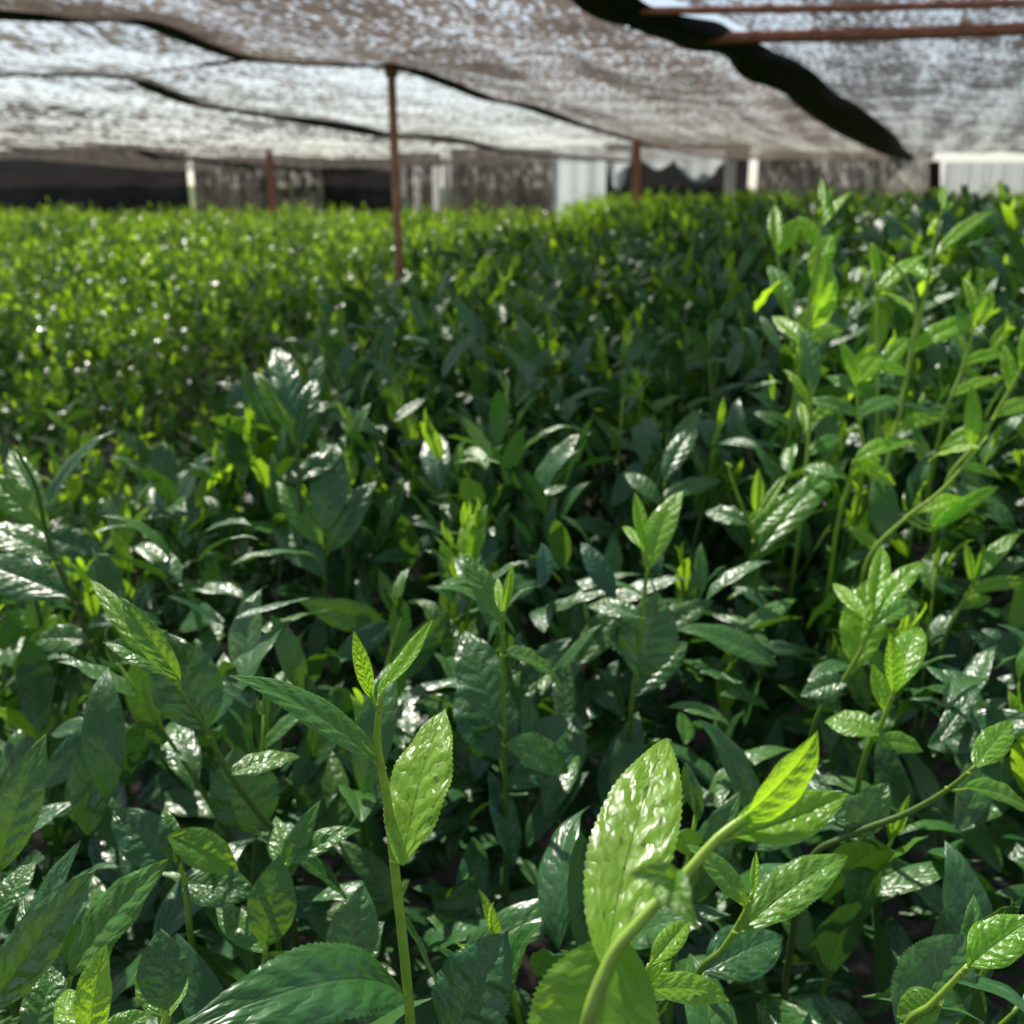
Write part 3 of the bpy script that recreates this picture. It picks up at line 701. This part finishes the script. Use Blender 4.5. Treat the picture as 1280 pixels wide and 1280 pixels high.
def canopy(X, Y):
    """height of the tea canopy, relative to the camera; row 1 is the near row"""
    near = X > row1_edge(Y)
    h1 = np.interp(Y, [.1, .3, .6, .9, 1.3, 1.8, 3., 6., 14.], [-.42, -.40, -.335, -.285, -.23, -.185, -.17, -.20, -.23])
    h1 = h1 + .09 * np.clip((X - .25) / .5, 0, 1) * np.clip((Y - .6) / .5, 0, 1)
    e = np.clip((X - row1_edge(Y)) / .22, 0, 1)
    h1 = h1 - .12 * (1 - e) ** 2
    e2 = np.clip((row1_edge(Y) - .10 - X) / .3, 0, 1)
    h2 = np.interp(Y, [.5, 2, 4, 8, 14], [-.36, -.34, -.31, -.30, -.30]) - .12 * (1 - e2) ** 1.5
    h2 = h2 + .13 * (hash2(X * .9 + 1.3, Y * .8) - .5)
    h2 = h2 + .22 * np.maximum(0, hash2(X * 1.7 + 2, Y * .9) - .62)
    h = np.where(near, h1, h2) + .05 * (hash2(X * 1.4, Y * 1.4) - .5) + .035 * (hash2(X * 4.1 + 3, Y * 4.1) - .5)
    return h, near


def in_view(P, mx=190, top=-100):
    x, y, d = proj(P)
    return (x > -mx) & (x < 1280 + mx) & (y > top) & (y < 1280 + mx * 1.2) & (d > .18)


# leaf shapes used for the many leaves: levels of detail x variants
VAR = {}
for lod, (a, b) in {0: (20, 6), 1: (8, 4), 2: (4, 2)}.items():
    L = []
    for i in range(8):
        L.append(unit_leaf(a, b, W=rng.uniform(.25, .34), bend=rng.uniform(.02, .14), fold=rng.uniform(.15, .55), wave=rng.uniform(.02, .10) if lod < 2 else 0,
                           quilt=.009 if lod == 0 else 0., tipcurl=rng.uniform(0, .3), twist=rng.uniform(-.4, .4)))
    for i in range(3):
        L.append(unit_leaf(a, b, W=.28, bend=.03, fold=1.1, tipcurl=.1))
    VAR[lod] = L


def frames(A, Nn):
    A = A / np.linalg.norm(A, axis=1)[:, None]
    Nn = Nn - (Nn * A).sum(1)[:, None] * A
    Nn = Nn / (np.linalg.norm(Nn, axis=1)[:, None] + 1e-9)
    return np.stack([np.cross(A, Nn), A, Nn], 1)       # (n,3,3) rows


def scatter_leaves(g, B, A, Nn, L, tint, var, lod):
    rn = rng.random(len(B))
    R = frames(A, Nn)
    for v in np.unique(var):
        k = np.where(var == v)[0]
        uv, q, luv = VAR[lod][v]
        P = np.einsum('vi,nij->nvj', uv, R[k]) * L[k][:, None, None] + B[k][:, None, :]
        nV = len(uv)
        Q = (q[None] + (np.arange(len(k)) * nV)[:, None, None]).reshape(-1, 4)
        g.add(P.reshape(-1, 3), Q, np.tile(luv, (len(k), 1)), np.repeat(tint[k], nV), np.repeat(rn[k], nV))


def shoot_leaves(T, lean, size, young, K=7, lay=0., jit=14):
    """all leaves of the shoots whose tips are T: returns base, axis, normal, length, tint, variant (n*K)"""
    n = len(T)
    ph0 = rng.uniform(0, 6.283, n)
    out = []
    hs = [0., .006, .026, .054, .088, .122, .15, .17][:K]
    ln = [.40, .42, .70, .95, 1.08, 1.1, 1.05, 1.0]
    el = [82, 72, 63, 56, 48, 38, 30, 22]
    tn = [1., 1., .9, .62, .36, .18, .1, .06]
    for k in range(K):
        az = ph0 + k * 2.4 + rng.normal(0, .25, n)
        e = np.radians(el[k] - lay * (k > 0) + rng.normal(0, jit, n))
        rad = np.stack([np.cos(az), np.sin(az), 0 * az], 1)
        ax = rad * np.cos(e)[:, None] + lean * .6; ax[:, 2] += np.sin(e)
        nn = -rad * np.sin(e)[:, None]; nn[:, 2] += np.cos(e)
        nn = nn + np.cross(ax, nn) * rng.normal(0, .35, n)[:, None]
        B = T - (lean * .8 + np.array([0, 0, 1.])) * (hs[k] * size / .062)[:, None]
        L = size * ln[k] * rng.uniform(.85, 1.15, n)
        tint = np.clip(tn[k] * young + rng.normal(0, .07, n), 0, 1)
        var = rng.integers(8, 11, n) if k < 2 else rng.integers(0, 8, n)
        out.append((B, ax, nn, L, tint, var))
    return [np.concatenate([o[i] for o in out]) for i in range(6)]


hp = np.array(hero_pts)


def blocked(T, margin=1.0):
    """does a random shoot with tip T stand in front of a hero shoot?"""
    bad = np.zeros(len(T), bool)
    for dz in (0, -.03, -.07, -.11):
        x, y, d = proj(T + np.array([0, 0, dz]))
        for i in range(0, len(x), 4000):
            sl = slice(i, i + 4000)
            dx = x[sl, None] - hp[None, :, 0]; dy = y[sl, None] - hp[None, :, 1]
            rr = hp[None, :, 3] + .034 / np.maximum(d[sl, None], .1) * F * margin
            bad[sl] |= ((dx * dx + dy * dy < rr * rr) & (d[sl, None] < hp[None, :, 2] + .035)).any(1)
    return bad


def spots(n, x0, x1, y0, y1):
    return np.stack([rng.uniform(x0, x1, n), rng.uniform(y0, y1, n)], 1)


# near row: every shoot position
P = spots(8200, -1.2, 4.2, .12, 6.5)
h, near = canopy(P[:, 0], P[:, 1])
P, h = P[near], h[near]
Tn = np.column_stack([P, CAM[2] + h + rng.normal(.0, .030, len(P))])
k = in_view(Tn, 260) & ~blocked(Tn)
Tn = Tn[k]
_, _, dn = proj(Tn)
# those showing largest become individual things
x, y, d = proj(Tn)
inside = (x > -20) & (x < 1300) & (y > 240) & (y < 1300)
order = np.argsort(np.where(inside, d, 99))
N_IND = 255
ind = order[:N_IND]
rest = np.setdiff1d(np.arange(len(Tn)), ind)

# ---- prototype shoots and their copies
def make_proto(seed, young):
    global rng
    keep = rng; rng = np.random.default_rng(100 + seed)
    K = int(rng.integers(5, 8))
    T = np.array([[0, 0, .20]]); lean = np.array([[rng.normal(0, .22), rng.normal(0, .22), 0]])
    B, A, Nn, L, ti, va = shoot_leaves(T, lean, np.array([.064]), young, K)
    parts = []
    g = Geo(); tip = T[0]; foot = T[0] - (lean[0] * .8 + [0, 0, 1]) * .2
    tube(g, [foot, (foot + tip) / 2 + rng.normal(0, .004, 3), tip], [.0019, .0015, .0010], 8, 14)
    g.tint = [np.interp(g.luv[0][:, 0], [0, .4, 1], [.2, .45, .9])]
    parts.append(('stem', g.mesh('stem', M_STEM)))
    for i in range(len(B)):
        g = Geo()
        W = rng.uniform(.26, .35) if i > 1 else .22
        v, q, luv = unit_leaf(30, 8, W=W, bend=rng.uniform(.02, .14), fold=rng.uniform(.2, .5) if i > 1 else 1.1, wave=rng.uniform(.02, .09), serr=.05,
                              quilt=.012, tipcurl=rng.uniform(0, .3), twist=rng.uniform(-.35, .35))
        g.add(B[i] + (v * L[i]) @ frame(A[i], Nn[i]), q, luv, ti[i], rng.random())
        parts.append(('bud' if i == 0 else 'leaf', g.mesh('bud' if i == 0 else 'leaf', M_LEAF)))
    rng = keep
    return parts


protos = []
for s in range(14):
    parts = make_proto(s, [.25, .6, .9, 1.15][s % 4])
    root = bpy.data.objects.new('tea_shoot', None)
    root.empty_display_size = .05
    ch = []
    for nm, me in parts:
        o = bpy.data.objects.new(nm, me); o.parent = root; ch.append(o)
    protos.append((root, ch, False))
used = [0] * len(protos)


def place(i, T, rz, scale, label, group):
    root, ch, _ = protos[i]
    if used[i]:
        r = root.copy(); cs = []
        for c in ch:
            c2 = c.copy(); c2.parent = r; cs.append(c2)
    else:
        r, cs = root, ch
    used[i] += 1
    col.objects.link(r)
    for c in cs: col.objects.link(c)
    r.location = Vector([float(T[0]), float(T[1]), float(T[2] - .2 * scale)])
    r.rotation_euler = (random.gauss(0, .10), random.gauss(0, .10), rz)
    r.scale = (scale,) * 3
    tag(r, label, 'tea shoot', group)


def zone(px, py, d):
    if d < .62: return ('dark glossy tea shoot low among the sharp leaves along the bottom', 'low shoots along the bottom of the near row')
    if px < 427: return ('shaded bluish tea shoot in the near row at the left', 'shoots of the near row at the left')
    if px < 880: return ('shaded mid green tea shoot in the middle of the near row', 'shoots in the middle of the near row')
    return ('leafy tea shoot among the bright stems at the right', 'shoots of the near row at the right')


for j in ind:
    px, py, dd = float(x[j]), float(y[j]), float(d[j])
    lab, grp = zone(px, py, dd)
    i = int(rng.integers(0, len(protos)))
    if px > 900 and dd > .6 and rng.random() < .5: i = [2, 3, 6, 7, 10, 11][int(rng.integers(0, 6))]
    elif rng.random() < .55: i = [0, 1, 4, 5, 8, 9, 12, 13][int(rng.integers(0, 8))]
    place(i, Tn[j], rng.uniform(0, 6.28), rng.uniform(.85, 1.2), lab, grp)

# ---- everything nobody could count: one foliage mass
near_mass = Geo(); far_mass = Geo(); stems = Geo(); mass = near_mass


def add_shoots(T, size, young, K, lods=(1.9, 4.2), lay=0., jit=15):
    if not len(T): return
    lean = np.column_stack([rng.normal(0, .22, len(T)), rng.normal(0, .22, len(T)), np.zeros(len(T))])
    B, A, Nn, L, ti, va = shoot_leaves(T, lean, size, young, K, lay, jit)
    _, _, dd = proj(B)
    for lod, lo, hi in ((0, 0, lods[0]), (1, lods[0], lods[1]), (2, lods[1], 99)):
        k = (dd >= lo) & (dd < hi)
        if k.any(): scatter_leaves(mass, B[k], A[k], Nn[k], L[k], ti[k], va[k], lod)
    # stems: slim three sided spikes
    k = proj(T)[2] < 5.5
    for t, ln, s in zip(T[k], lean[k], size[k]):
        f = t - (ln * .8 + np.array([0, 0, 1.])) * .18 * s / .062
        tube(stems, [f, (f + t) / 2, t], [.0016, .0013, .0008], 4, None, tint=.55, cap=False)


def add_under(n, x0, x1, y0, y1, nearrow, size, dens_lo, dens_hi, tmax, lods=(1.6, 4.2)):
    """older leaves below the shoots"""
    P = spots(n, x0, x1, y0, y1)
    h, nr = canopy(P[:, 0], P[:, 1])
    k = nr if nearrow else ~nr
    P, h = P[k], h[k]
    B = np.column_stack([P, CAM[2] + h - rng.uniform(dens_lo, dens_hi, len(P))])
    k = in_view(B, 240) & ~blocked(B, .8)
    B = B[k]; n = len(B)
    az = rng.uniform(0, 6.283, n); e = np.radians(rng.normal(34, 24, n))
    rad = np.stack([np.cos(az), np.sin(az), 0 * az], 1)
    A = rad * np.cos(e)[:, None]; A[:, 2] += np.sin(e)
    Nn = -rad * np.sin(e)[:, None]; Nn[:, 2] += np.cos(e); Nn += rng.normal(0, .35, (n, 3))
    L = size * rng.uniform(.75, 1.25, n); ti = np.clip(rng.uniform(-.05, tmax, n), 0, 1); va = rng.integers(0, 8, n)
    _, _, dd = proj(B)
    for lod, lo, hi in ((0, 0, lods[0]), (1, lods[0], lods[1]), (2, lods[1], 99)):
        k = (dd >= lo) & (dd < hi)
        if k.any(): scatter_leaves(mass, B[k], A[k], Nn[k], L[k], ti[k], va[k], lod)


T = Tn[rest]
add_shoots(T, rng.uniform(.056, .078, len(T)), rng.choice([.3, .6, .9, 1.15], len(T)), 7)
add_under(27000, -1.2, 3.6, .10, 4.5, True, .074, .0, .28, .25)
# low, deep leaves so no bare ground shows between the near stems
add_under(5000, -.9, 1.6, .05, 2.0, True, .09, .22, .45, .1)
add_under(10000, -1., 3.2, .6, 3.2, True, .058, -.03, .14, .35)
mass = far_mass
# row beyond the aisle at the left and the whole far field
for (n, y0, y1, sz, K) in ((11000, .9, 4.5, .048, 6), (14000, 4.5, 9., .054, 5), (11000, 9., 13.6, .066, 4)):
    xw = y1 * .62 + .8
    P = spots(n, -xw, xw, y0, y1)
    h, nr = canopy(P[:, 0], P[:, 1])
    k = ~nr if y0 < 4 else (~nr | (P[:, 1] > 6.2))
    P, h = P[k], h[k]
    T = np.column_stack([P, CAM[2] + h + rng.normal(0, .035, len(P)) + .10 * rng.random(len(P)) ** 6])
    T = T[in_view(T, 200)]
    add_shoots(T, rng.uniform(sz * .85, sz * 1.2, len(T)), rng.choice([.6, .85, 1., 1.25], len(T)), K, lay=16., jit=20)
add_under(20000, -3.6, .5, .8, 4.6, False, .062, .0, .26, .4)  # higher tint paints sunlight into the far under-leaves too
add_under(16000, -6., .6, 4.4, 9., False, .075, .0, .2, .4)
add_under(9000, -9., 9., 8., 13.8, False, .075, .0, .2, .4)
o = near_mass.obj('tea_foliage', M_LEAF); tag(o, 'dense dark glossy tea foliage of the near row, below and between its shoots', 'tea plants', kind='stuff')
o = far_mass.obj('tea_foliage', M_SMALL_LIT); tag(o, 'small leaved sunlit tea foliage of the farther rows, out to the curtains', 'tea plants', kind='stuff')
o = stems.obj('tea_stems', M_STEM); tag(o, 'thin green stems inside the dense tea rows', 'tea stems', kind='stuff')

# ------------------------------------------------------------------ light
SUN_EL, SUN_AZ = math.radians(48), math.radians(-28)      # azimuth from +Y towards +X
sdir = Vector((math.sin(SUN_AZ) * math.cos(SUN_EL), math.cos(SUN_AZ) * math.cos(SUN_EL), math.sin(SUN_EL)))
ld = bpy.data.lights.new('sun', 'SUN'); ld.energy = 5.0; ld.angle = math.radians(.55); ld.color = (1., .94, .84)
lo = bpy.data.objects.new('sun', ld); col.objects.link(lo)
lo.rotation_euler = sdir.to_track_quat('Z', 'Y').to_euler(); lo.location = (0, 0, 10)
w = bpy.data.worlds.new('World'); sc.world = w; w.use_nodes = True
nt = w.node_tree; nt.nodes.clear(); n = N(nt)
sky = n('ShaderNodeTexSky', sky_type='NISHITA', sun_disc=False, sun_elevation=SUN_EL, sun_rotation=SUN_AZ, air_density=1., dust_density=.4, ozone_density=1., altitude=200.)
hz = n('ShaderNodeHueSaturation', {'Saturation': .62, 'Value': 1.08, 'Color': sky.outputs[0]})
bg = n('ShaderNodeBackground', {'Color': hz.outputs[0], 'Strength': .118})
n('ShaderNodeOutputWorld', {0: bg.outputs[0]})

# ------------------------------------------------------------------ camera and render
cd = bpy.data.cameras.new('camera'); cam = bpy.data.objects.new('camera', cd); col.objects.link(cam)
cam.location = Vector(CAM)
cam.rotation_euler = (math.radians(90) - PITCH, 0, 0)
cd.sensor_width = 36.; cd.lens = 36. * F / 1280.; cd.clip_start = .02; cd.clip_end = 2000
cd.dof.use_dof = True; cd.dof.focus_distance = .41; cd.dof.aperture_fstop = (cd.lens / 1000.) / .0030
sc.camera = cam
sc.render.engine = 'CYCLES'
sc.cycles.transparent_max_bounces = 10
sc.cycles.max_bounces = 5
sc.cycles.diffuse_bounces = 3
sc.cycles.glossy_bounces = 2
sc.cycles.transmission_bounces = 3
sc.cycles.caustics_reflective = False
sc.cycles.caustics_refractive = False
sc.cycles.sample_clamp_indirect = 6
sc.view_settings.view_transform = 'Standard'; sc.view_settings.look = 'None'; sc.view_settings.exposure = 0
sc.render.resolution_x = 1024; sc.render.resolution_y = 1024
